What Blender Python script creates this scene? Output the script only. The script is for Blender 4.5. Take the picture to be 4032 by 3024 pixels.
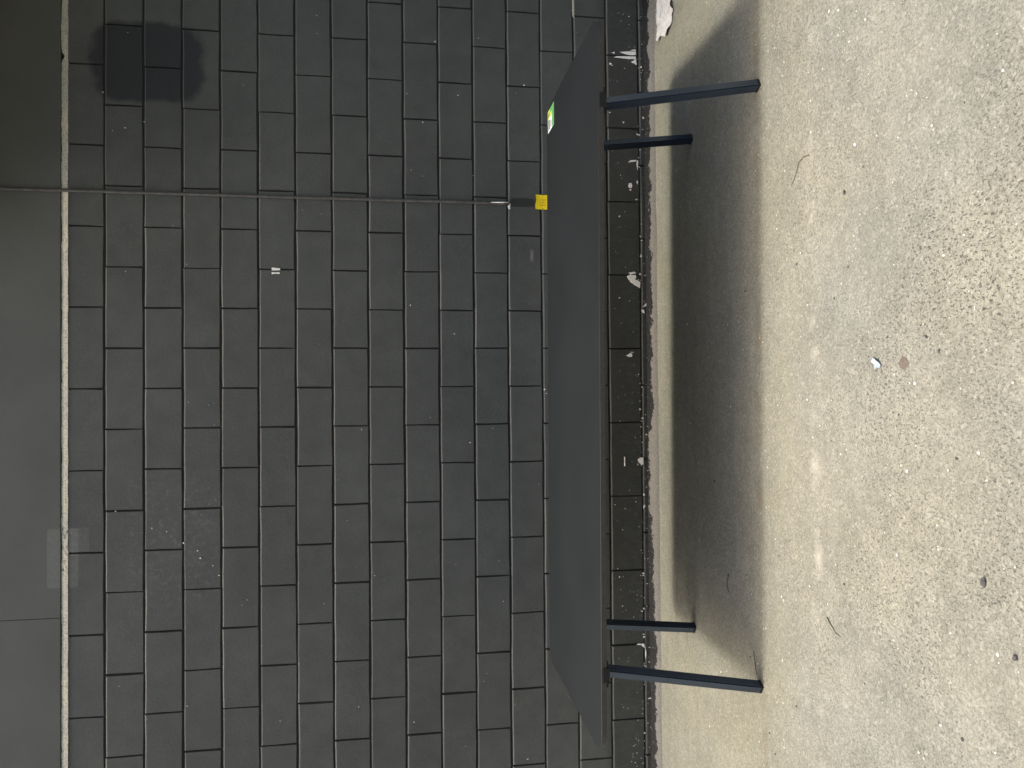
import bpy, bmesh, math, random
from mathutils import Matrix, Vector, noise

random.seed(7)
scene = bpy.context.scene
for o in list(bpy.data.objects):
    bpy.data.objects.remove(o, do_unlink=True)
COL = scene.collection

# ------------------------------------------------------------------ camera
cam_data = bpy.data.cameras.new('camera')
cam = bpy.data.objects.new('camera', cam_data)
COL.objects.link(cam)
cam_data.sensor_fit = 'HORIZONTAL'
cam_data.sensor_width = 36.0
cam_data.lens = 25.99
cam_data.clip_start = 0.05
cam_data.clip_end = 500.0
# hand-held phone turned on its side: picture-left is up in the world
_right = Vector((-0.00818, -0.14548, -0.98933))
_up = Vector((0.99988, -0.0145, -0.00613))
_back = _right.cross(_up)
cam.matrix_world = Matrix(((_right.x, _up.x, _back.x, -0.043),
                           (_right.y, _up.y, _back.y, -3.9363),
                           (_right.z, _up.z, _back.z, 1.3705),
                           (0, 0, 0, 1)))
scene.camera = cam

# ------------------------------------------------------------------ sky, sun, exposure
SUN_DIR = Vector((0.31, 0.022, -1.0)).normalized()      # the way the light travels
world = bpy.data.worlds.new('World')
scene.world = world
world.use_nodes = True
wn = world.node_tree
wn.nodes.clear()
sky = wn.nodes.new('ShaderNodeTexSky')
sky.sky_type = 'NISHITA'
sky.sun_disc = False
sky.sun_elevation = math.asin(-SUN_DIR.z)
sky.sun_rotation = math.radians(-93)
sky.air_density = 1.0
sky.dust_density = 9.0
sky.ozone_density = 0.6
bg = wn.nodes.new('ShaderNodeBackground')
bg.inputs['Strength'].default_value = 0.15
wo = wn.nodes.new('ShaderNodeOutputWorld')
wn.links.new(sky.outputs[0], bg.inputs[0])
wn.links.new(bg.outputs[0], wo.inputs[0])

sun_data = bpy.data.lights.new('sun', 'SUN')
sun_data.energy = 1.15
sun_data.angle = math.radians(6.0)
sun_data.color = (1.0, 0.96, 0.85)
sun = bpy.data.objects.new('sun', sun_data)
COL.objects.link(sun)
sun.rotation_euler = SUN_DIR.to_track_quat('-Z', 'Y').to_euler()
sun.location = (-3, -1, 9)

vs = scene.view_settings
vs.view_transform = 'Standard'
vs.look = 'None'
vs.exposure = 0.95
vs.gamma = 1.0
vs.use_curve_mapping = False

# ------------------------------------------------------------------ helpers
def tag(o, label=None, cat=None, group=None, kind=None):
    if label: o['label'] = label
    if cat: o['category'] = cat
    if group: o['group'] = group
    if kind: o['kind'] = kind
    return o

def empty(name, loc=(0, 0, 0), rz=0.0):
    o = bpy.data.objects.new(name, None)
    COL.objects.link(o)
    o.location = loc
    o.rotation_euler = (0, 0, rz)
    o.empty_display_size = 0.1
    return o

def link_mesh(name, me, parent=None, mat=None, loc=None):
    o = bpy.data.objects.new(name, me)
    COL.objects.link(o)
    if parent: o.parent = parent
    if mat and not me.materials: me.materials.append(mat)
    if loc is not None: o.location = loc
    return o

def from_bm(name, bm, parent=None, mat=None, smooth=False, loc=None):
    bmesh.ops.recalc_face_normals(bm, faces=bm.faces[:])
    me = bpy.data.meshes.new(name)
    bm.to_mesh(me)
    bm.free()
    if smooth:
        for p in me.polygons: p.use_smooth = True
    return link_mesh(name, me, parent, mat, loc)

def bm_box(bm, x0, x1, y0, y1, z0, z1, bevel=0.0):
    r = bmesh.ops.create_cube(bm, size=1.0)
    vsx = r['verts']
    for v in vsx:
        v.co = Vector((x0 + (v.co.x + .5) * (x1 - x0), y0 + (v.co.y + .5) * (y1 - y0), z0 + (v.co.z + .5) * (z1 - z0)))
    if bevel:
        es = list({e for v in vsx for e in v.link_edges})
        bmesh.ops.bevel(bm, geom=es, offset=bevel, segments=2, affect='EDGES', profile=.6)

class NT:
    """small node-tree writer"""
    def __init__(self, name):
        self.m = bpy.data.materials.new(name)
        self.m.use_nodes = True
        self.t = self.m.node_tree
        self.t.nodes.clear()
        self.out = self.t.nodes.new('ShaderNodeOutputMaterial')
        self.b = self.t.nodes.new('ShaderNodeBsdfPrincipled')
        self.t.links.new(self.b.outputs[0], self.out.inputs[0])
        self._pos = None
    def put(self, sock, v):
        if isinstance(v, bpy.types.NodeSocket): self.t.links.new(v, sock)
        elif isinstance(v, (tuple, list)):
            sock.default_value = tuple(v) + ((1.0,) if len(v) == 3 and len(sock.default_value) == 4 else ())
        else: sock.default_value = v
    def pos(self):
        if self._pos is None:
            self._pos = self.t.nodes.new('ShaderNodeNewGeometry')
        return self._pos.outputs['Position']
    def normal(self):
        self.pos()
        return self._pos.outputs['True Normal']
    def xyz(self, v=None):
        n = self.t.nodes.new('ShaderNodeSeparateXYZ')
        self.put(n.inputs[0], v if v is not None else self.pos())
        return n.outputs
    def scale(self, v, s):
        n = self.t.nodes.new('ShaderNodeVectorMath'); n.operation = 'MULTIPLY'
        self.put(n.inputs[0], v); self.put(n.inputs[1], s)
        return n.outputs[0]
    def noise(self, scale, detail=3.0, rough=.55, vec=None, dist=0.0):
        n = self.t.nodes.new('ShaderNodeTexNoise')
        self.put(n.inputs['Vector'], vec if vec is not None else self.pos())
        n.inputs['Scale'].default_value = scale
        n.inputs['Detail'].default_value = detail
        n.inputs['Roughness'].default_value = rough
        n.inputs['Distortion'].default_value = dist
        return n.outputs['Fac']
    def voronoi(self, scale, vec=None, feature='F1', rnd=1.0):
        n = self.t.nodes.new('ShaderNodeTexVoronoi')
        n.feature = feature
        self.put(n.inputs['Vector'], vec if vec is not None else self.pos())
        n.inputs['Scale'].default_value = scale
        n.inputs['Randomness'].default_value = rnd
        return n.outputs
    def math(self, op, a, b=0.0, c=0.0):
        n = self.t.nodes.new('ShaderNodeMath'); n.operation = op
        self.put(n.inputs[0], a); self.put(n.inputs[1], b); self.put(n.inputs[2], c)
        return n.outputs[0]
    def ramp(self, v, a, b, lo=0.0, hi=1.0, smooth=False):
        n = self.t.nodes.new('ShaderNodeMapRange')
        n.interpolation_type = 'SMOOTHSTEP' if smooth else 'LINEAR'
        n.clamp = True
        self.put(n.inputs[0], v); self.put(n.inputs[1], a); self.put(n.inputs[2], b)
        self.put(n.inputs[3], lo); self.put(n.inputs[4], hi)
        return n.outputs[0]
    def mix(self, f, a, b, mode='MIX'):
        n = self.t.nodes.new('ShaderNodeMix'); n.data_type = 'RGBA'; n.blend_type = mode
        self.put(n.inputs[0], f); self.put(n.inputs[6], a); self.put(n.inputs[7], b)
        return n.outputs[2]
    def grey(self, v):
        n = self.t.nodes.new('ShaderNodeCombineColor')
        for i in range(3): self.put(n.inputs[i], v)
        return n.outputs[0]
    def bump(self, h, strength=.3, distance=.002, chain=None):
        n = self.t.nodes.new('ShaderNodeBump')
        n.inputs['Strength'].default_value = strength
        n.inputs['Distance'].default_value = distance
        self.put(n.inputs['Height'], h)
        if chain is not None: self.put(n.inputs['Normal'], chain)
        return n.outputs[0]
    def done(self, color, rough=.6, normal=None, spec=.5, metal=0.0):
        self.put(self.b.inputs['Base Color'], color)
        self.put(self.b.inputs['Roughness'], rough)
        self.put(self.b.inputs['Specular IOR Level'], spec)
        self.put(self.b.inputs['Metallic'], metal)
        if normal is not None: self.put(self.b.inputs['Normal'], normal)
        return self.m

# ------------------------------------------------------------------ materials
def rect_mask(n, x, z, cx, cz, hx, hz, edge, wob=0.0, wscale=14.0, p=5.0):
    """soft-edged rectangular stain with a ragged outline"""
    ax = n.math('DIVIDE', n.math('ABSOLUTE', n.math('SUBTRACT', x, cx)), hx)
    az = n.math('DIVIDE', n.math('ABSOLUTE', n.math('SUBTRACT', z, cz)), hz)
    d = n.math('POWER', n.math('ADD', n.math('POWER', ax, p), n.math('POWER', az, p)), 1.0 / p)
    if wob:
        d = n.math('ADD', d, n.math('MULTIPLY', n.math('SUBTRACT', n.noise(wscale, 3), .5), wob))
    return n.ramp(d, 1.0 - edge, 1.0 + edge, 1.0, 0.0, True)

def washed(n, x, z, col):
    """scrubbed patch by the cream joint: two overlapping roller-wide rectangles"""
    a = rect_mask(n, x, z, -.835, 3.035, .145, .072, .03, .10, 40, 18.0)
    b = rect_mask(n, x, z, -.755, 2.975, .068, .060, .04, .14, 40, 18.0)
    k = n.math('ADD', n.math('MULTIPLY', a, .34), n.math('MULTIPLY', b, .20))
    k = n.math('MULTIPLY', k, n.ramp(n.noise(45, 5, .75), .32, .62, .45, 1.0))
    return n.mix(k, col, (.19, .195, .18))

def wall_paint():
    n = NT('black_wall_paint')
    x, y, z = n.xyz()
    big = n.noise(1.3, 3)
    mid = n.noise(9, 4)
    fine = n.noise(190, 3, .6)
    v = n.math('MULTIPLY', n.ramp(big, .3, .7, .85, 1.12), n.ramp(mid, .3, .7, .88, 1.12))
    v = n.math('MULTIPLY', v, n.ramp(fine, .3, .7, .78, 1.22))
    col = n.mix(1.0, (.066, .0715, .0655), n.grey(v), 'MULTIPLY')
    # faint scuffs
    sc = n.noise(26, 5, .7, n.scale(n.pos(), (1.0, 1.0, .35)))
    col = n.mix(n.ramp(sc, .66, .8, 0, .22), col, (.16, .16, .15))
    # fresh touch-up paint, washed patch, dark patch below the cable
    col = n.mix(n.math('MULTIPLY', rect_mask(n, x, z, 1.645, 2.635, .2, .27, .09, .34, 10, 3.6), n.ramp(n.noise(20, 4, .7, n.scale(n.pos(), (.35, 1, 1.6))), .3, .7, .84, .96)), col, (.016, .018, .020))
    col = washed(n, x, z, col)
    col = n.mix(n.math('MULTIPLY', rect_mask(n, x, z, .992, .725, .024, .066, .12, .25, 40), .8), col, (.016, .016, .016))
    # rubbed smudge above the table, brush of grime
    col = n.mix(n.math('MULTIPLY', rect_mask(n, x, z, .706, .677, .024, .007, .8, 1.6, 70), .42), col, (.30, .30, .29))
    sm = n.math('MULTIPLY', rect_mask(n, x, z, -.80, 2.52, .34, .20, .4, .8, 6), n.ramp(n.noise(30, 6, .8), .52, .72, 0, .55))
    col = n.mix(sm, col, (.20, .20, .19))
    # pale chips and specks
    vo = n.voronoi(17)
    pick = n.xyz(vo['Color'])[0]
    size = n.ramp(pick, .88, 1.0, 0.0, .085)
    spk = n.ramp(n.math('SUBTRACT', n.math('ADD', vo['Distance'], n.math('MULTIPLY', n.noise(120, 2), .05)), size), 0.0, .03, 1.0, 0.0)
    spk = n.math('MULTIPLY', spk, n.ramp(pick, .88, .9, 0, 1))
    col = n.mix(n.math('MULTIPLY', spk, .55), col, (.42, .41, .38))
    # splash zone near the ground: dirt film and small chips
    low = n.ramp(z, .02, .30, 1.0, 0.0)
    col = n.mix(1.0, col, n.grey(n.ramp(z, .24, .30, .62, 1.0)), 'MULTIPLY')      # the bottom courses are darker
    dirt = n.math('MULTIPLY', low, n.ramp(n.noise(40, 6, .8, n.scale(n.pos(), (1.0, 1.0, .5))), .50, .72, 0, .55))
    col = n.mix(dirt, col, (.13, .125, .11))
    vo2 = n.voronoi(42)
    p2 = n.xyz(vo2['Color'])[1]
    s2 = n.math('MULTIPLY', n.ramp(vo2['Distance'], .10, .2, 1, 0), n.ramp(p2, .86, .87, 0, 1))
    s2 = n.math('MULTIPLY', s2, n.math('MULTIPLY', low, n.ramp(n.noise(5, 2), .45, .6, 0, 1)))
    col = n.mix(s2, col, (.5, .49, .46))
    # dusty tone on up-facing ledges; also paints in the sunlit joint lines
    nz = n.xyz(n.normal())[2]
    dust_light = n.math('MULTIPLY', n.ramp(nz, .3, .7, 0, 1), n.ramp(n.noise(60, 4, .7), .25, .7, .45, 1.0))
    col = n.mix(n.math('MULTIPLY', dust_light, .85), col, (.31, .295, .255))
    h = n.math('ADD', n.math('MULTIPLY', fine, .6), n.math('MULTIPLY', n.noise(60, 4, .6), .8))
    return n.done(col, n.ramp(mid, .3, .7, .52, .66), n.bump(h, .45, .0026), .32)

def mortar_paint():
    n = NT('black_mortar')
    f = n.noise(160, 3, .6)
    return n.done(n.mix(f, (.018, .018, .019), (.034, .033, .032)), .85, n.bump(f, .5, .003), .2)

def bare_mortar():
    n = NT('bare_cream_mortar')
    f = n.noise(120, 4, .65)
    g = n.noise(5, 3)
    col = n.mix(n.ramp(g, .35, .65), (.54, .51, .40), (.42, .415, .36))
    col = n.mix(n.ramp(f, .47, .68, 0, .8), col, (.15, .145, .125))
    x, y, z = n.xyz()
    dk = n.math('MULTIPLY', rect_mask(n, x, z, -.80, 3.03, .11, .06, .2, .8, 40), n.ramp(n.noise(50, 4, .7), .50, .66))
    col = n.mix(dk, col, (.07, .07, .062))
    return n.done(col, .92, n.bump(f, .7, .004), .2)

def panel_paint():
    n = NT('panel_paint')
    x, y, z = n.xyz()
    a = n.noise(2.2, 4); f = n.noise(150, 3, .6)
    v = n.math('MULTIPLY', n.ramp(a, .3, .7, .86, 1.12), n.ramp(f, .3, .7, .9, 1.1))
    col = n.mix(1.0, (.069, .0735, .0655), n.grey(v), 'MULTIPLY')
    col = washed(n, x, z, col)
    return n.done(col, .6, n.bump(f, .25, .002), .4)

def footing_mat():
    n = NT('footing_concrete')
    x, y, z = n.xyz()
    w = n.noise(11, 5, .7); f = n.noise(120, 4, .65)
    lim = n.math('ADD', -.046, n.math('ADD', n.math('MULTIPLY', n.math('SUBTRACT', w, .5), .11), n.math('MULTIPLY', n.math('SUBTRACT', n.noise(55, 4, .7), .5), .055)))
    zone = n.math('MULTIPLY', n.ramp(n.math('ABSOLUTE', n.math('ADD', x, .52)), .24, .29, 1, 0, True), .036)
    lim = n.math('ADD', lim, zone)
    bare = n.ramp(n.math('SUBTRACT', lim, y), -.0015, .0025, 0, 1)
    conc = n.mix(n.ramp(f, .4, .75), (.21, .20, .175), (.11, .105, .095))
    black = n.mix(f, (.008, .008, .008), (.022, .0215, .021))
    thin = n.ramp(n.noise(60, 5, .8), .60, .68, 0, .9)
    black = n.mix(thin, black, (.26, .255, .235))
    return n.done(n.mix(bare, black, conc), .8, n.bump(n.math('ADD', f, w), .6, .004), .3)

def ground_mat():
    n = NT('worn_ground')
    x, y, z = n.xyz()
    big = n.noise(1.1, 3)
    patch = n.noise(3.2, 4, .6)
    mott = n.noise(16, 4, .65)
    streak = n.noise(1.0, 4, .6, n.scale(n.pos(), (1.1, 13.0, 1.0)))
    col = n.mix(n.ramp(big, .35, .65), (.242, .239, .192), (.216, .221, .193))
    col = n.mix(1.0, col, n.grey(n.ramp(patch, .3, .7, .85, 1.10)), 'MULTIPLY')
    col = n.mix(1.0, col, n.grey(n.ramp(mott, .3, .7, .88, 1.10)), 'MULTIPLY')
    near = n.ramp(y, -1.7, -.2, .25, 1.0)
    col = n.mix(n.math('MULTIPLY', near, .7), col, n.mix(1.0, col, n.grey(n.ramp(streak, .3, .7, .80, 1.16)), 'MULTIPLY'))
    col = n.mix(n.math('MULTIPLY', n.ramp(y, -1.75, -1.2, 0, 1, True), n.ramp(n.noise(2.3, 4, .6), .35, .65, .1, .55)), col, (.250, .238, .166))     # silt washed to the wall
    # stone grains in the worn binder
    vo = n.voronoi(250)
    cr = n.xyz(vo['Color'])
    col = n.mix(1.0, col, n.grey(n.ramp(cr[0], 0, 1, .76, 1.20)), 'MULTIPLY')
    vo3 = n.voronoi(120)
    cr3 = n.xyz(vo3['Color'])
    col = n.mix(n.ramp(cr3[1], .78, .82, 0, .24), col, n.mix(cr3[2], (.5, .48, .42), (.2, .195, .185)))
    # open pits where the binder has gone
    pat = n.ramp(n.noise(1.7, 3), .34, .62, 0.12, 1.0)
    pat = n.math('MULTIPLY', pat, n.ramp(y, -1.0, -2.2, .4, 1.0))
    pitn = n.noise(150, 2.5, .6, n.scale(n.pos(), (1.0, .62, 1.0)), .6)
    pit = n.math('MULTIPLY', n.ramp(pitn, .44, .35, 0, 1), pat)
    pitb = n.math('MULTIPLY', n.ramp(n.noise(85, 2, .5, None, 1.0), .35, .29, 0, 1), n.math('MULTIPLY', pat, .8))
    pit = n.math('MAXIMUM', pit, pitb)
    col = n.mix(n.math('MULTIPLY', pit, .85), col, (.055, .053, .050))
    # small white chips
    vo2 = n.voronoi(21)
    p2 = n.xyz(vo2['Color'])
    lim = n.ramp(p2[1], .80, 1.0, .03, .10)
    chip = n.math('MULTIPLY', n.ramp(n.math('SUBTRACT', vo2['Distance'], lim), 0, .012, 1, 0), n.ramp(p2[1], .80, .801, 0, 1))
    col = n.mix(n.math('MULTIPLY', chip, .7), col, (.66, .64, .58))
    # brown drip line that runs parallel to the wall
    wob = n.math('MULTIPLY', n.math('SUBTRACT', n.noise(2.0, 2), .5), .05)
    dl = n.math('ABSOLUTE', n.math('ADD', n.math('ADD', y, 1.235), wob))
    drip = n.math('MULTIPLY', n.ramp(dl, .006, .045, 1, 0, True), n.ramp(n.noise(6, 5, .75), .40, .66, .0, .55))
    col = n.mix(drip, col, (.155, .125, .070))
    # pale scuffed line farther out, whitish smear
    dl2 = n.math('ABSOLUTE', n.math('ADD', n.math('ADD', y, 1.62), n.math('MULTIPLY', wob, 2.2)))
    col = n.mix(n.math('MULTIPLY', n.ramp(dl2, .0, .05, 1, 0, True), n.ramp(n.noise(9, 4, .7), .5, .72, 0, .45)), col, (.56, .53, .45))
    h = n.math('ADD', n.math('MULTIPLY', cr[0], .35), n.math('MULTIPLY', pit, -1.6))
    h = n.math('ADD', h, n.math('MULTIPLY', n.noise(230, 3, .6), .8))
    nb = n.bump(h, .55, .003)
    nb = n.bump(mott, .18, .02, nb)
    return n.done(col, .92, nb, .25)

def plain(name, a, b, rough=.6, scale=40, bump=.2, spec=.5, dist=.002):
    n = NT(name)
    f = n.noise(scale, 4, .6)
    return n.done(n.mix(n.ramp(f, .3, .7), a, b), rough, n.bump(f, bump, dist), spec)

def tabletop_mat():
    n = NT('black_tabletop')
    f = n.noise(240, 3, .6); g = n.noise(2.5, 5, .6)
    sc = n.noise(30, 5, .75)
    col = n.mix(1.0, (.010, .0125, .0145), n.grey(n.ramp(g, .3, .7, .8, 1.2)), 'MULTIPLY')
    scr = n.noise(14, 5, .8, n.scale(n.pos(), (.5, 5.0, 1.0)))
    col = n.mix(n.ramp(sc, .64, .8, 0, .25), col, (.12, .12, .115))
    col = n.mix(n.ramp(scr, .70, .78, 0, .14), col, (.14, .14, .135))
    return n.done(col, .5, n.bump(f, .2, .0012), .3)

def gloss_leg():
    n = NT('sky_tint_leg_enamel')  # navy base and blue specular tint imitate sky reflected in the legs
    f = n.noise(70, 4, .6)
    m = n.done(n.mix(f, (.008, .011, .021), (.013, .018, .032)), n.ramp(n.noise(24, 4, .7), .3, .7, .14, .26), n.bump(f, .06, .001), .95)
    n.put(n.b.inputs['Specular Tint'], (.52, .72, 1.0))
    n.put(n.b.inputs['IOR'], 1.65)
    return m

M = dict(
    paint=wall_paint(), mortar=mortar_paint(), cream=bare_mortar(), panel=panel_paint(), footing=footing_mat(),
    ground=ground_mat(), top=tabletop_mat(),
    edge=plain('worn_board_edge', (.020, .0185, .016), (.036, .033, .028), .65, 55, .3),
    ply=plain('fill_pale_plywood', (.55, .46, .33), (.48, .39, .27), .75, 18, .2, .3),  # plywood underside made pale to bounce fill light under the table
    leg=gloss_leg(),
    plate=plain('black_steel_plate', (.006, .006, .007), (.012, .012, .013), .5, 60, .1, .25),
    rubber=plain('black_rubber', (.012, .012, .012), (.02, .02, .02), .8, 90, .2, .3),
    cable=plain('painted_cable', (.045, .044, .042), (.085, .082, .075), .6, 45, .5, .4, .003),
    bare=plain('bare_plaster', (.86, .85, .80), (.72, .71, .67), .9, 70, .5, .2),
    yellow=plain('yellow_vinyl', (.98, .76, .006), (.95, .70, .006), .5, 30, .15),
    yellow_ink=plain('mustard_print', (.68, .46, .012), (.60, .40, .012), .6, 60, .1),
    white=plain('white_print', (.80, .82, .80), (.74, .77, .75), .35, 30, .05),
    green=plain('green_print', (.10, .34, .10), (.14, .42, .13), .35, 30, .05),
    yellowgreen=plain('yellow_green_print', (.62, .66, .10), (.50, .60, .12), .35, 30, .05),
    ink=plain('dark_green_ink', (.03, .07, .04), (.05, .09, .05), .5, 50, .05),
    paper=plain('white_torn_paper', (.64, .63, .60), (.50, .495, .47), .8, 25, .5, .3, .006),
    scrap=plain('pale_blue_plastic', (.40, .50, .62), (.30, .40, .56), .5, 60, .4),
    stone=plain('dark_stone', (.045, .045, .05), (.085, .083, .08), .8, 90, .6),
    quartz=plain('pale_stone', (.62, .60, .54), (.40, .385, .34), .7, 50, .4),
    gum=plain('trodden_gum', (.10, .08, .06), (.15, .125, .10), .7, 120, .5),
    twig=plain('dry_twig', (.07, .055, .035), (.12, .095, .06), .85, 200, .5),
    red=plain('dark_red_plastic', (.11, .008, .022), (.06, .005, .014), .4, 30, .4),
)

# ------------------------------------------------------------------ ground
bm = bmesh.new()
xs = [-60, -12, -5] + [(-5 + i * .5) for i in range(1, 21)] + [12, 60]
ys = [-90, -20, -5] + [(-5 + i * .25) for i in range(1, 21)] + [.6]
grid = [[bm.verts.new((x, y, 0.0)) for x in xs] for y in ys]
for j in range(len(ys) - 1):
    for i in range(len(xs) - 1):
        bm.faces.new((grid[j][i], grid[j][i + 1], grid[j + 1][i + 1], grid[j + 1][i]))
g = from_bm('ground', bm, None, M['ground'])
tag(g, 'worn beige grey pavement in front of the black wall', 'ground', kind='structure')

# ------------------------------------------------------------------ block wall
BW, BH, GAP = .406, .185, .0095
Z0 = 3.028                                  # height of the cream joint that crowns the blocks
def joint_z(k): return Z0 - BH * k
wall = empty('block_wall', (0, 0, 0))
tag(wall, 'wall of black painted concrete blocks with a cream joint near its top', 'wall')

def block_mesh(name, w, h, seed, cut_l=False):
    """face of a block: jittered outline, soft arris, sides running back into the mortar"""
    r = random.Random(seed)
    hw, hh = w / 2, h / 2
    pts = [(-hw, -hh), (-hw * .3, -hh), (hw * .35, -hh), (hw, -hh), (hw, 0), (hw, hh), (hw * .3, hh), (-hw * .35, hh), (-hw, hh), (-hw, 0)]
    pts = [(a + r.uniform(-.0016, .0016), b + r.uniform(-.0019, .0019)) for a, b in pts]
    bm = bmesh.new()
    bev = r.uniform(.0032, .0042)
    def ring(inset, y):
        out = []
        for a, b in pts:
            # the upper arris is worn wider than the others
            sx = (hw - inset * .55) / hw; sz = (hh - inset * (1.75 if b > hh * .5 else .6)) / hh
            out.append(bm.verts.new((a * sx, y, b * sz)))
        return out
    f = ring(bev, 0.0); m = ring(0.0, bev * .9); k = ring(0.0, .020)
    bm.faces.new(f)
    n = len(pts)
    for A, B in ((f, m), (m, k)):
        for i in range(n):
            bm.faces.new((A[i], A[(i + 1) % n], B[(i + 1) % n], B[i]))
    bmesh.ops.recalc_face_normals(bm, faces=bm.faces[:])
    me = bpy.data.meshes.new(name)
    bm.to_mesh(me); bm.free()
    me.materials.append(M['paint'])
    return me

variants = [block_mesh('block', BW - .0065, BH - GAP, 100 + i) for i in range(9)]
# the lowest course is cut off by the ground
low_variants = [block_mesh('base_block', BW - .0065, .068 + .02, 300 + i) for i in range(4)]
rnd = random.Random(5)
outer = bmesh.new()
count = 0
for k in range(17):
    off = 0.0 if k % 2 == 0 else .5
    for i in range(-15, 16):
        cx = (i + .5 + off) * BW
        if k < 16:
            me = rnd.choice(variants); cz = joint_z(k) - BH / 2
        else:
            me = rnd.choice(low_variants); cz = joint_z(16) - GAP / 2 - .044
        dy = rnd.uniform(-.0012, .0012)
        if -3.2 < cx < 3.25:
            o = link_mesh('block' if k < 16 else 'base_block', me, wall, None, (cx + rnd.uniform(-.0012, .0012), dy, cz + rnd.uniform(-.0012, .0012)))
            o.rotation_euler = (rnd.uniform(-.0018, .0018), rnd.uniform(-.0022, .0022), rnd.uniform(-.0015, .0015))
            if rnd.random() < .5: o.scale = (-1, 1, 1)
            count += 1
        else:
            tmp = bmesh.new(); tmp.from_mesh(me)
            bmesh.ops.translate(tmp, verts=tmp.verts[:], vec=(cx, dy, cz))
            t2 = bpy.data.meshes.new('tmp'); tmp.to_mesh(t2); tmp.free()
            outer.from_mesh(t2); bpy.data.meshes.remove(t2)
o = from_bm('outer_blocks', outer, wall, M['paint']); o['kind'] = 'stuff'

bm = bmesh.new()
bm_box(bm, -6.4, 6.4, .0085, .30, -.05, Z0 - .004)
from_bm('mortar', bm, wall, M['mortar'])

# cream joint: rough bead that stands slightly out of the gap under the panels
def bead(name, z_lo, z_hi, x0, x1, step, y_face, seed, mat):
    bm = bmesh.new(); prev = None
    n = int((x1 - x0) / step)
    for i in range(n + 1):
        x = x0 + (x1 - x0) * i / n
        a = noise.noise((x * 7, seed, 0)) * .0045 + noise.noise((x * 33, seed, 3)) * .0032 + noise.noise((x * 90, seed, 5)) * .0016
        a -= .012 * math.exp(-((x - 1.655) / .016) ** 2)
        b = noise.noise((x * 13, seed + 5, 0)) * .0018 + noise.noise((x * 60, seed, 9)) * .0012
        d = noise.noise((x * 25, seed + 9, 0)) * .0015
        ring = [bm.verts.new((x, .02, z_lo + b)), bm.verts.new((x, y_face - .001 + d, z_lo + b)),
                bm.verts.new((x, y_face + .003 + d, (z_lo + z_hi) / 2)), bm.verts.new((x, y_face + .010 + d, z_hi + a)),
                bm.verts.new((x, .03, z_hi + a))]
        if prev:
            for q in range(4): bm.faces.new((prev[q], prev[q + 1], ring[q + 1], ring[q]))
        prev = ring
    return from_bm(name, bm, wall, mat)
bead('cream_joint', Z0 - .0185, Z0 + .0150, -6.4, 6.4, .008, -.0035, 2.0, M['cream'])

# smooth panels above the joint
def panel(x0, x1):
    bm = bmesh.new()
    bm_box(bm, x0, x1, -.0005, .28, Z0 + .0175, Z0 + 1.25, .0025)
    return from_bm('upper_panel', bm, wall, M['panel'])
for a, b in ((-6.4, -3.83), (-3.827, -1.1275), (-1.1255, 2.6), (2.603, 6.4)):
    panel(a, b)
bm = bmesh.new()
bm_box(bm, -6.4, 6.4, .003, .27, Z0 + .02, Z0 + 1.24)
from_bm('panel_backing', bm, wall, M['mortar'])
bm = bmesh.new()
bm_box(bm, -6.45, 6.45, -.03, .33, Z0 + 1.251, Z0 + 1.31, .006)
from_bm('coping', bm, wall, M['panel'])

# ragged concrete footing along the foot of the wall
bm = bmesh.new(); prev = None
for i in range(641):
    x = -6.4 + i * .02
    w = noise.noise((x * 3.1, 0, 7)); v = noise.noise((x * 17, 4, 7)); u = noise.noise((x * 45, 9, 7))
    yo = .076 + .008 * w + .005 * v + .003 * u
    top = .034 + .006 * w + .004 * v + .003 * u
    ring = [bm.verts.new((x, .004, top + .004)), bm.verts.new((x, -.006 - .002 * u, top)),
            bm.verts.new((x, -yo * .55, top * .66 + .003 * v)), bm.verts.new((x, -yo * .94, .015 + .003 * u)),
            bm.verts.new((x, -yo - .004, -.004))]
    if prev:
        for q in range(4): bm.faces.new((prev[q], prev[q + 1], ring[q + 1], ring[q]))
    prev = ring
from_bm('footing', bm, wall, M['footing'], True)

# places where the paint has come off down to the pale plaster
def chip(pts, name='bare_patch', mat='bare', grow=0.0, y=-.0022, seed=0):
    bm = bmesh.new()
    n = len(pts)
    cx = sum(p[0] for p in pts) / n; cz = sum(p[1] for p in pts) / n
    r = random.Random(seed + int(cx * 1000))
    out = []
    for i in range(n):
        a, b = pts[i], pts[(i + 1) % n]
        out.append(a)
        L = math.dist(a, b)
        if L > .008:
            j = min(.0022, L * .12)
            out.append(((a[0] + b[0]) / 2 + r.uniform(-j, j), (a[1] + b[1]) / 2 + r.uniform(-j, j)))
    fr = [bm.verts.new((p[0], y, p[1])) for p in out]
    bk = [bm.verts.new((p[0], .003, p[1])) for p in out]
    bm.faces.new(fr)
    for i in range(len(out)):
        q = (i + 1) % len(out)
        bm.faces.new((fr[i], fr[q], bk[q], bk[i]))
    return from_bm(name, bm, wall, M[mat])

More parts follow.
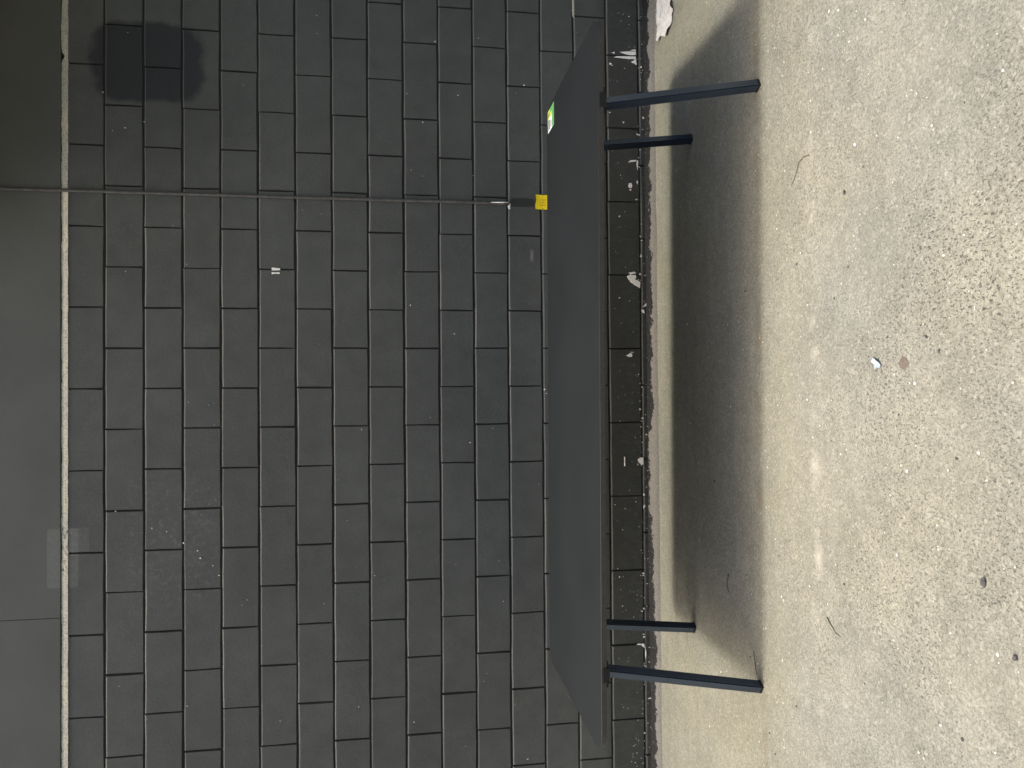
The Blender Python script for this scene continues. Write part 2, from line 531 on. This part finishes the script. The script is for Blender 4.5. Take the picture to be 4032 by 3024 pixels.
chips = [
 [(.621, .135), (.628, .102), (.619, .091), (.615, .102), (.615, .128)],
 [(.602, .145), (.61, .128), (.609, .095), (.594, .093), (.585, .1), (.569, .069), (.537, .072), (.554, .102), (.568, .124), (.585, .137)],
 [(.433, .058), (.45, .042), (.458, .018), (.446, .018), (.436, .042)],
 [(.416, .065), (.417, .051), (.397, .047), (.402, .06)],
 [(.163, .157), (.177, .133), (.171, .12), (.156, .122), (.156, .142)],
 [(.183, .131), (.182, .109), (.179, .12)],
 [(-.413, .095), (-.4, .078), (-.4, .062), (-.437, .062), (-.436, .078), (-.421, .089)],
 [(-.394, .171), (-.394, .166), (-.445, .166), (-.445, .171)],
 [(-.668, .065), (-.658, .059), (-.666, .052), (-.681, .063)],
 [(1.845, .173), (1.853, .081), (1.834, .081), (1.832, .121), (1.837, .147)],
 [(1.814, .207), (1.82, .193), (1.825, .082), (1.81, .08), (1.809, .121)],
 [(1.794, .108), (1.808, .088), (1.809, .08), (1.786, .08)],
 [(1.856, .114), (1.865, .084), (1.857, .081)],
 [(1.839, .221), (1.845, .203), (1.832, .206)],
 [(1.101, .133), (1.117, .129), (1.119, .115), (1.1, .11), (1.091, .115), (1.092, .129)],
 [(1.081, .127), (1.086, .12), (1.081, .114), (1.076, .121)],
 [(1.226, .084), (1.248, .079), (1.242, .074), (1.192, .077), (1.212, .082)],
 [(1.232, .131), (1.245, .12), (1.248, .085), (1.241, .084), (1.236, .116)],
 [(1.125, .086), (1.133, .08), (1.128, .076), (1.111, .078)],
 [(-1.425, .111), (-1.419, .1), (-1.421, .07), (-1.438, .068), (-1.44, .075), (-1.428, .084)],
 [(-1.436, .064), (-1.461, .058), (-1.505, .06), (-1.492, .063)],
 [(-1.725, .052), (-1.717, .034), (-1.718, .018), (-1.729, .018)],
 [(.618, 2.036), (.614, 1.995), (.605, 1.995), (.604, 2.036)],
 [(.594, 2.037), (.594, 1.997), (.585, 1.997), (.584, 2.037)],
 [(.984, .806), (.984, .791), (.954, .794), (.954, .801)],
]
for c in chips: chip(c)
# splash of tiny chips along the bottom courses and a few higher up
bm = bmesh.new(); r = random.Random(21)
def fleck(x, z, s):
    k = r.randint(4, 6); a0 = r.uniform(0, 6.3); e = r.uniform(.4, 1.0); vv = []
    for i in range(k):
        a = a0 + i * 6.283 / k
        q = s * r.uniform(.6, 1.2)
        vv.append((x + math.cos(a) * q * e, z + math.sin(a) * q))
    fr = [bm.verts.new((p[0], -.0021, p[1])) for p in vv]; bk = [bm.verts.new((p[0], .003, p[1])) for p in vv]
    bm.faces.new(fr)
    for i in range(k): bm.faces.new((fr[i], fr[(i + 1) % k], bk[(i + 1) % k], bk[i]))
for i in range(200):
    x = r.uniform(-2.3, 2.3)
    if noise.noise((x * 2.7, 1, 1)) < -.12 and r.random() < .75: continue
    z = r.choice((r.gauss(.071, .005), r.gauss(.046, .010), r.uniform(.08, .24)))
    if .012 < z < .26: fleck(x, z, r.choice((.0018, .0025, .003, .004, .0065)))
for x, z in ((1.84, 1.191), (1.632, .712), (-.822, 2.403), (-1.76, 1.324), (-2.0, .723), (-.042, .604), (-.02, .612), (-.78, 2.47), (-.86, 2.39), (-.9, 2.33), (-.7, 2.62), (-.72, 2.55), (-.95, 2.3), (.28, 1.1), (-.3, 1.02), (.43, 1.33)):
    fleck(x, z, r.uniform(.0035, .006))
for i in range(60):
    fleck(r.uniform(-2.2, 2.2), r.uniform(.35, 2.95), r.choice((.0015, .002, .002, .003)))
o = from_bm('paint_flecks', bm, wall, M['bare']); o['kind'] = 'stuff'
# stretch of bed joint with the paint gone
chip([(2.3, joint_z(14) + .004), (2.3, joint_z(14) - .008), (2.015, joint_z(14) - .009), (2.03, joint_z(14) + .001), (2.09, joint_z(14) + .003)], 'bare_joint', 'cream', 0, -.0005)

# unseen slab added above the picture to darken the wall's upper right
blocker = empty('light_blocker', (1.5, 0, Z0 + .62))
tag(blocker, 'unseen dark slab added over the wall to block light', 'light_blocker')
bm = bmesh.new(); bm_box(bm, -.72, 3.2, -1.75, -.002, .0, .12, .006)
from_bm('slab', bm, blocker, M['panel'])
bm = bmesh.new(); bm_box(bm, -.74, 3.22, -1.775, -1.752, -.03, .14, .003)
from_bm('blocker_fascia', bm, blocker, M['plate'])
for x in (-.6, .6, 1.8, 3.0):
    bm = bmesh.new(); bm_box(bm, x - .03, x + .03, -1.70, -.004, -.06, -.001, .003)
    from_bm('blocker_arm', bm, blocker, M['plate'])

# ------------------------------------------------------------------ cable and sticker on the wall
def tube(bm, pts, rad, seg=8, squash=1.0):
    prev = None
    for i, p in enumerate(pts):
        p = Vector(p)
        d = (Vector(pts[min(i + 1, len(pts) - 1)]) - Vector(pts[max(i - 1, 0)])).normalized()
        ref = Vector((0, 1, 0)) if abs(d.y) < .9 else Vector((1, 0, 0))
        s = d.cross(ref).normalized(); u = s.cross(d)
        rr = rad[i] if isinstance(rad, (list, tuple)) else rad
        ring = [bm.verts.new(p + s * math.cos(a) * rr + u * math.sin(a) * rr * squash) for a in [k * 2 * math.pi / seg for k in range(seg)]]
        if prev:
            for k in range(seg): bm.faces.new((prev[k], prev[(k + 1) % seg], ring[(k + 1) % seg], ring[k]))
        else: first = ring
        prev = ring
    bm.faces.new(first[::-1]); bm.faces.new(prev)

cable = empty('wall_cable', (.983, -.004, .8))
tag(cable, 'black painted cable running straight down the block wall to a frayed end', 'cable')
bm = bmesh.new(); pts = []
for i in range(90):
    z = .80 + i * (3.475 / 89)
    x = .0035 * noise.noise((z * 2.3, 1, 0)) + .0015 * noise.noise((z * 13, 3, 0)) + (.0 if z > 1 else 0)
    pts.append((x, -.004 + .0008 * noise.noise((z * 9, 6, 0)), z - .8))
tube(bm, pts, .0085, 8, .75)
from_bm('sheath', bm, cable, M['cable'], True)
bm = bmesh.new()
tube(bm, [(.004, -.0095, .003), (.0035, -.0105, .04), (.002, -.0095, .10)], [.003, .0032, .001], 6)
from_bm('exposed_core', bm, cable, M['bare'], True)

# yellow sticker, its top edge curling off the wall
st = empty('yellow_sticker', (.9965, 0, .52))
tag(st, 'small yellow sticker with worn print on the wall behind the black table', 'sticker')
def sheet(name, w, h, mat, parent, y0, top_wave=0.0, curl=0.0, nx=8, nz=10):
    bm = bmesh.new(); gr = []
    for j in range(nz + 1):
        row = []
        for i in range(nx + 1):
            t = j / nz; x = -w / 2 + w * i / nx
            z = h * t + (top_wave * math.sin(i / nx * 6.0 + .6) if j == nz else 0)
            c = max(0, (t - .72) / .28)
            yy = y0 - curl * c * c - .0006 * math.sin(x * 90 + t * 7)
            row.append(bm.verts.new((x, yy, z)))
        gr.append(row)
    for j in range(nz):
        for i in range(nx):
            bm.faces.new((gr[j][i], gr[j][i + 1], gr[j + 1][i + 1], gr[j + 1][i]))
    ret = bmesh.ops.extrude_face_region(bm, geom=bm.faces[:])
    bmesh.ops.translate(bm, verts=[e for e in ret['geom'] if isinstance(e, bmesh.types.BMVert)], vec=(0, .0006, 0))
    return from_bm(name, bm, parent, mat)
sheet('vinyl', .079, .134, M['yellow'], st, -.0035, .0025, .006)
bm = bmesh.new()
for (x0, x1, z0, z1) in ((.010, .014, .078, .115), (.016, .031, .110, .1135), (.016, .031, .098, .101), (-.004, .008, .1085, .112), (-.004, .008, .092, .0955),
                         (-.006, -.002, .082, .112), (-.018, -.009, .109, .1125), (-.018, -.009, .096, .0995), (-.020, -.016, .078, .112), (-.030, -.023, .1, .104),
                         (-.030, .031, .064, .067), (-.026, .024, .055, .058), (-.03, .02, .046, .049)):
    bm_box(bm, x0, x1, -.0049, -.0036, z0, z1)
o = from_bm('printed_marks', bm, st, M['yellow_ink']); o['kind'] = 'stuff'
bm = bmesh.new()
bm_box(bm, -.0385, -.034, -.0051, -.003, .0935, .0985); bm_box(bm, .035, .0388, -.0051, -.003, .092, .0965)
o = from_bm('worn_notches', bm, st, M['plate']); o['kind'] = 'stuff'

# ------------------------------------------------------------------ table
TZ, TH = .650, .021
table = empty('table', (-.004, -.782, 0), math.radians(-.95))
tag(table, 'long low black table with rounded corners and splayed legs standing by the wall', 'table')
TL, TD, TR = 2.75, .985, .075
def rounded(hw, hd, rad, seg=8):
    out = []
    for cx, cy, a0 in ((hw - rad, hd - rad, 0), (-hw + rad, hd - rad, 90), (-hw + rad, -hd + rad, 180), (hw - rad, -hd + rad, 270)):
        for i in range(seg + 1):
            a = math.radians(a0 + 90 * i / seg)
            out.append((cx + math.cos(a) * rad, cy + math.sin(a) * rad))
    return out
bm = bmesh.new()
def ringz(inset, z): return [bm.verts.new((x, y, z)) for x, y in rounded(TL / 2 - inset, TD / 2 - inset, TR - inset)]
R0 = ringz(.0009, TZ); R1 = ringz(0, TZ - .0009); R2 = ringz(0, TZ - TH + .001); R3 = ringz(.001, TZ - TH)
bm.faces.new(R0); under = bm.faces.new(R3[::-1]); under.material_index = 2
nn = len(R0); side = []
for A, B in ((R0, R1), (R1, R2), (R2, R3)):
    for i in range(nn):
        f = bm.faces.new((A[i], A[(i + 1) % nn], B[(i + 1) % nn], B[i]))
        if A is not R0: f.material_index = 1
top = from_bm('tabletop', bm, table, M['top'])
top.data.materials.append(M['edge'])
top.data.materials.append(M['ply'])

LEG = .036
leg_spots = ((1.157, -.452, -.100, .006), (-1.178, -.452, .100, .006), (1.168, .220, -.075, -.02), (-1.165, .210, .062, -.02))
def prism(bm, p0, p1, half, ang):
    a = [(math.cos(ang + k * math.pi / 2) * half * 1.414, math.sin(ang + k * math.pi / 2) * half * 1.414) for k in range(4)]
    lo = [bm.verts.new((p0[0] + q[0], p0[1] + q[1], p0[2])) for q in a]
    hi = [bm.verts.new((p1[0] + q[0], p1[1] + q[1], p1[2])) for q in a]
    fs = [bm.faces.new(lo[::-1]), bm.faces.new(hi)]
    es = []
    for k in range(4):
        bm.faces.new((lo[k], lo[(k + 1) % 4], hi[(k + 1) % 4], hi[k]))
    bmesh.ops.recalc_face_normals(bm, faces=bm.faces[:])
    es = [e for e in bm.edges if abs(e.verts[0].co.z - e.verts[1].co.z) > .01]
    bmesh.ops.bevel(bm, geom=es, offset=half * .16, segments=2, affect='EDGES')
for fx, fy, dx, dy in leg_spots:
    zt = TZ - TH - .006
    # profile turned so that a corner points out along the splay
    ang = math.radians(-15 if fx > 0 else 15)
    ang += math.pi / 4 + math.radians(45)
    bm = bmesh.new()
    prism(bm, (fx, fy, .010), (fx + dx, fy + dy, zt), LEG / 2, ang)
    leg = from_bm('leg', bm, table, M['leg'])
    bm = bmesh.new()
    prism(bm, (fx, fy, .0005), (fx, fy, .0102), LEG / 2 * .96, ang)
    from_bm('foot_cap', bm, leg, M['rubber'])
    bm = bmesh.new()
    yf = -.044 if fy < 0 else -.048
    bm_box(bm, fx + dx - .048, fx + dx + .048, fy + dy + yf, fy + dy + .048, zt - .001, TZ - TH - .0005, .002)
    from_bm('mounting_plate', bm, table, M['plate'])
    if fy < 0:                      # strap folded up over the front edge of the board
        bm = bmesh.new()
        bm_box(bm, fx + dx - .026, fx + dx + .026, -TD / 2 - .0045, -TD / 2 - .0008, TZ - TH - .010, TZ - .005, .001)
        from_bm('edge_bracket', bm, table, M['plate'])

bm = bmesh.new()  # pale sliver painting in a sky glint at the table's front corner
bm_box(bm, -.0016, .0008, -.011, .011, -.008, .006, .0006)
glint = from_bm('corner_glint', bm, table, M['white'], False, (TL / 2 - TR * .10, -TD / 2 + TR * .62, TZ - .0075))
glint.rotation_euler = (0, 0, math.radians(-22))

# printed label lying in the back corner of the table
lab = empty('printed_label', (1.2995, -.4175, TZ + .0004), math.radians(-.95))
tag(lab, 'green, white and yellow printed label stuck on the corner of the black table', 'label')
def flat(name, x0, x1, y0, y1, z, mat, parent=None):
    bm = bmesh.new(); bm_box(bm, x0, x1, y0, y1, z, z + .0005)
    return from_bm(name, bm, parent or lab, M[mat])
flat('backing', -.0535, .0535, -.072, .072, 0, 'white')
flat('green_band', -.053, .053, -.0715, -.030, .0006, 'green')
flat('yellow_panel', .012, .053, -.0295, .0715, .0006, 'yellowgreen')
flat('green_corner', .030, .053, -.0295, .020, .0012, 'green')
bm = bmesh.new()
for (x0, x1, y0, y1) in ((-.045, .008, .052, .056), (-.04, .005, .040, .043), (-.045, .0, .026, .029), (-.042, -.005, .012, .015), (.018, .046, .048, .055), (.018, .04, .034, .038), (-.045, -.01, -.012, -.009)):
    bm_box(bm, x0, x1, y0, y1, .0011, .0018)
o = from_bm('printed_lines', bm, lab, M['ink']); o['kind'] = 'stuff'

# ------------------------------------------------------------------ litter on the ground
def crumpled(name, outline, mat, amp, freq, seed, cuts=3, base=.003, ripple=None):
    """torn sheet: outline filled, subdivided and creased, with real thickness"""
    cx = sum(p[0] for p in outline) / len(outline); cy = sum(p[1] for p in outline) / len(outline)
    bm = bmesh.new()
    vs_ = [bm.verts.new((x - cx, y - cy, 0)) for x, y in outline]
    f = bm.faces.new(vs_)
    bmesh.ops.triangulate(bm, faces=[f])
    for _ in range(cuts):
        long = [e for e in bm.edges if e.calc_length() > .012]
        if not long: break
        bmesh.ops.subdivide_edges(bm, edges=long, cuts=1, use_grid_fill=False)
        bmesh.ops.triangulate(bm, faces=[f for f in bm.faces if len(f.verts) > 3])
    for v in bm.verts:
        p = Vector((v.co.x * freq, v.co.y * freq, seed))
        h = abs(noise.noise(p)) * amp + abs(noise.noise(p * 2.7)) * amp * .5
        if ripple: h += ripple(v.co.x, v.co.y)
        v.co.z = base + h
        v.co.x += noise.noise(p * 1.9 + Vector((5, 0, 0))) * amp * .25
        v.co.y += noise.noise(p * 1.9 + Vector((0, 5, 0))) * amp * .25
    bmesh.ops.recalc_face_normals(bm, faces=bm.faces[:])
    ret = bmesh.ops.extrude_face_region(bm, geom=bm.faces[:])
    bmesh.ops.translate(bm, verts=[e for e in ret['geom'] if isinstance(e, bmesh.types.BMVert)], vec=(0, 0, .0012))
    return from_bm(name, bm, None, M[mat], False, (cx, cy, 0))

paper = crumpled('torn_paper', [(2.13, -.15), (2.061, -.162), (2.02, -.205), (2.03, -.157), (2.003, -.161), (1.921, -.237), (1.89, -.245), (1.883, -.21), (1.861, -.192), (1.863, -.156), (1.861, -.133), (1.832, -.173), (1.849, -.191), (1.838, -.226), (1.814, -.264), (1.808, -.289), (1.821, -.31), (1.838, -.344), (1.879, -.361), (1.899, -.378), (1.947, -.355), (1.99, -.345), (2.10, -.30)],
                 'paper', .012, 26, 3.3, 5, .002, lambda x, y: .012 * abs(math.sin((x * .5 + y + .012 * math.sin(x * 40)) * 42)))
tag(paper, 'torn strip of crumpled white paper lying on the pavement near the wall', 'paper')
scrap = crumpled('plastic_scrap', [(.056, -1.942), (.046, -1.962), (.032, -1.978), (.024, -1.972), (.026, -1.962), (.020, -1.955), (.034, -1.950), (.042, -1.940)], 'scrap', .006, 45, 9.1, 3)
tag(scrap, 'small pale blue crumpled plastic scrap on the open pavement', 'litter')

def rock(name, loc, s, mat, seed, squash=.6):
    bm = bmesh.new()
    bmesh.ops.create_icosphere(bm, subdivisions=2, radius=1)
    for v in bm.verts:
        d = 1 + .45 * noise.noise(v.co * 1.3 + Vector((seed, 0, 0))) + .2 * noise.noise(v.co * 3.1 + Vector((0, seed, 0)))
        v.co = Vector((v.co.x * d * s[0], v.co.y * d * s[1], v.co.z * d * s[2]))
    zmin = min(v.co.z for v in bm.verts)
    for v in bm.verts: v.co.z = max(v.co.z - zmin - s[2] * .25, -.001)
    return from_bm(name, bm, None, M[mat], False, loc)
tag(rock('dark_stone', (-.503, -2.347, 0), (.013, .0075, .004), 'stone', 2.2), 'elongated dark grey stone on the pavement, larger than the other dark stone', 'stone', 'dark stones on the pavement')
tag(rock('dark_stone', (-.649, -2.436, 0), (.0075, .0065, .004), 'stone', 6.8), 'small round black stone beside a pale worn spot on the pavement', 'stone', 'dark stones on the pavement')
tag(rock('trodden_gum', (.033, -2.073, 0), (.017, .020, .0012), 'gum', 4.0), 'flat round brown trodden gum beside the pale blue scrap', 'gum')

def twig(label, pts, rad, seed):
    bm = bmesh.new(); q = []
    P = [Vector((x, y, 0)) for x, y in pts]
    for i in range(len(P) - 1):
        for t in (0, .33, .66): q.append(P[i].lerp(P[i + 1], t))
    q.append(P[-1]); c = sum(q, Vector()) / len(q); k = len(q)
    rr = [rad * (1 - .6 * i / k) for i in range(k)]
    pp = [(p.x - c.x + .0012 * noise.noise(p * 60), p.y - c.y, rr[i] * .9 + .002 * abs(noise.noise(p * 25))) for i, p in enumerate(q)]
    tube(bm, pp, rr, 6)
    tag(from_bm('twig', bm, None, M['twig'], True, (c.x, c.y, 0)), label, 'twig', 'dry twigs on the pavement')
twig('long thin curved dark twig on open pavement beyond the torn paper', [(.761, -1.609), (.765, -1.576), (.756, -1.546), (.728, -1.528), (.705, -1.51), (.69, -1.49)], .0022, 1)
twig('short bent brown twig lying in front of the table', [(-.783, -1.68), (-.801, -1.702), (-.819, -1.727), (-.823, -1.752)], .0019, 2)
twig('short dark twig in the shade under the table', [(-.82, -.937), (-.865, -.921), (-.897, -.933)], .0022, 3)
twig('thin dark twig touching the foot of a front table leg', [(-1.069, -1.16), (-1.097, -1.165), (-1.138, -1.174), (-1.158, -1.182)], .0018, 4)

red = crumpled('red_scrap', [(2.125, -.02), (2.14, -.10), (2.17, -.13), (2.20, -.10), (2.205, -.03), (2.18, -.012)], 'red', .05, 11, 5.0, 4, .004, lambda x, y: .05)
tag(red, 'crumpled dark red plastic scrap at the foot of the wall', 'litter')

# loose pale grit: too many and too small to count
bm = bmesh.new(); r = random.Random(77)
base_ico = bmesh.new(); bmesh.ops.create_icosphere(base_ico, subdivisions=1, radius=1)
bv = [v.co.copy() for v in base_ico.verts]; bf = [[v.index for v in f.verts] for f in base_ico.faces]; base_ico.free()
for i in range(1500):
    x = r.uniform(-3.2, 3.2); y = -r.triangular(.35, 3.2, 2.2)
    s = r.choice((.0012, .0016, .0016, .0022, .0022, .003, .0042)) * r.uniform(.8, 1.25)
    if r.random() < .02: s *= 1.5
    sx, sy = r.uniform(.7, 1.4), r.uniform(.7, 1.4); rot = r.uniform(0, 6.3); ca, sa = math.cos(rot), math.sin(rot)
    vv = []
    for c in bv:
        q = c * s * r.uniform(.85, 1.1)
        a, b = q.x * sx, q.y * sy
        vv.append(bm.verts.new((x + a * ca - b * sa, y + a * sa + b * ca, q.z * .6 + s * .3)))
    dark = 1 if r.random() < .25 else 0
    for f in bf:
        nf = bm.faces.new([vv[k] for k in f]); nf.material_index = dark
grit = from_bm('grit', bm, None, M['quartz'])
grit.data.materials.append(M['stone'])
tag(grit, 'loose pale and dark grit scattered over the pavement', 'grit', kind='stuff')
print('blocks as parts:', count)
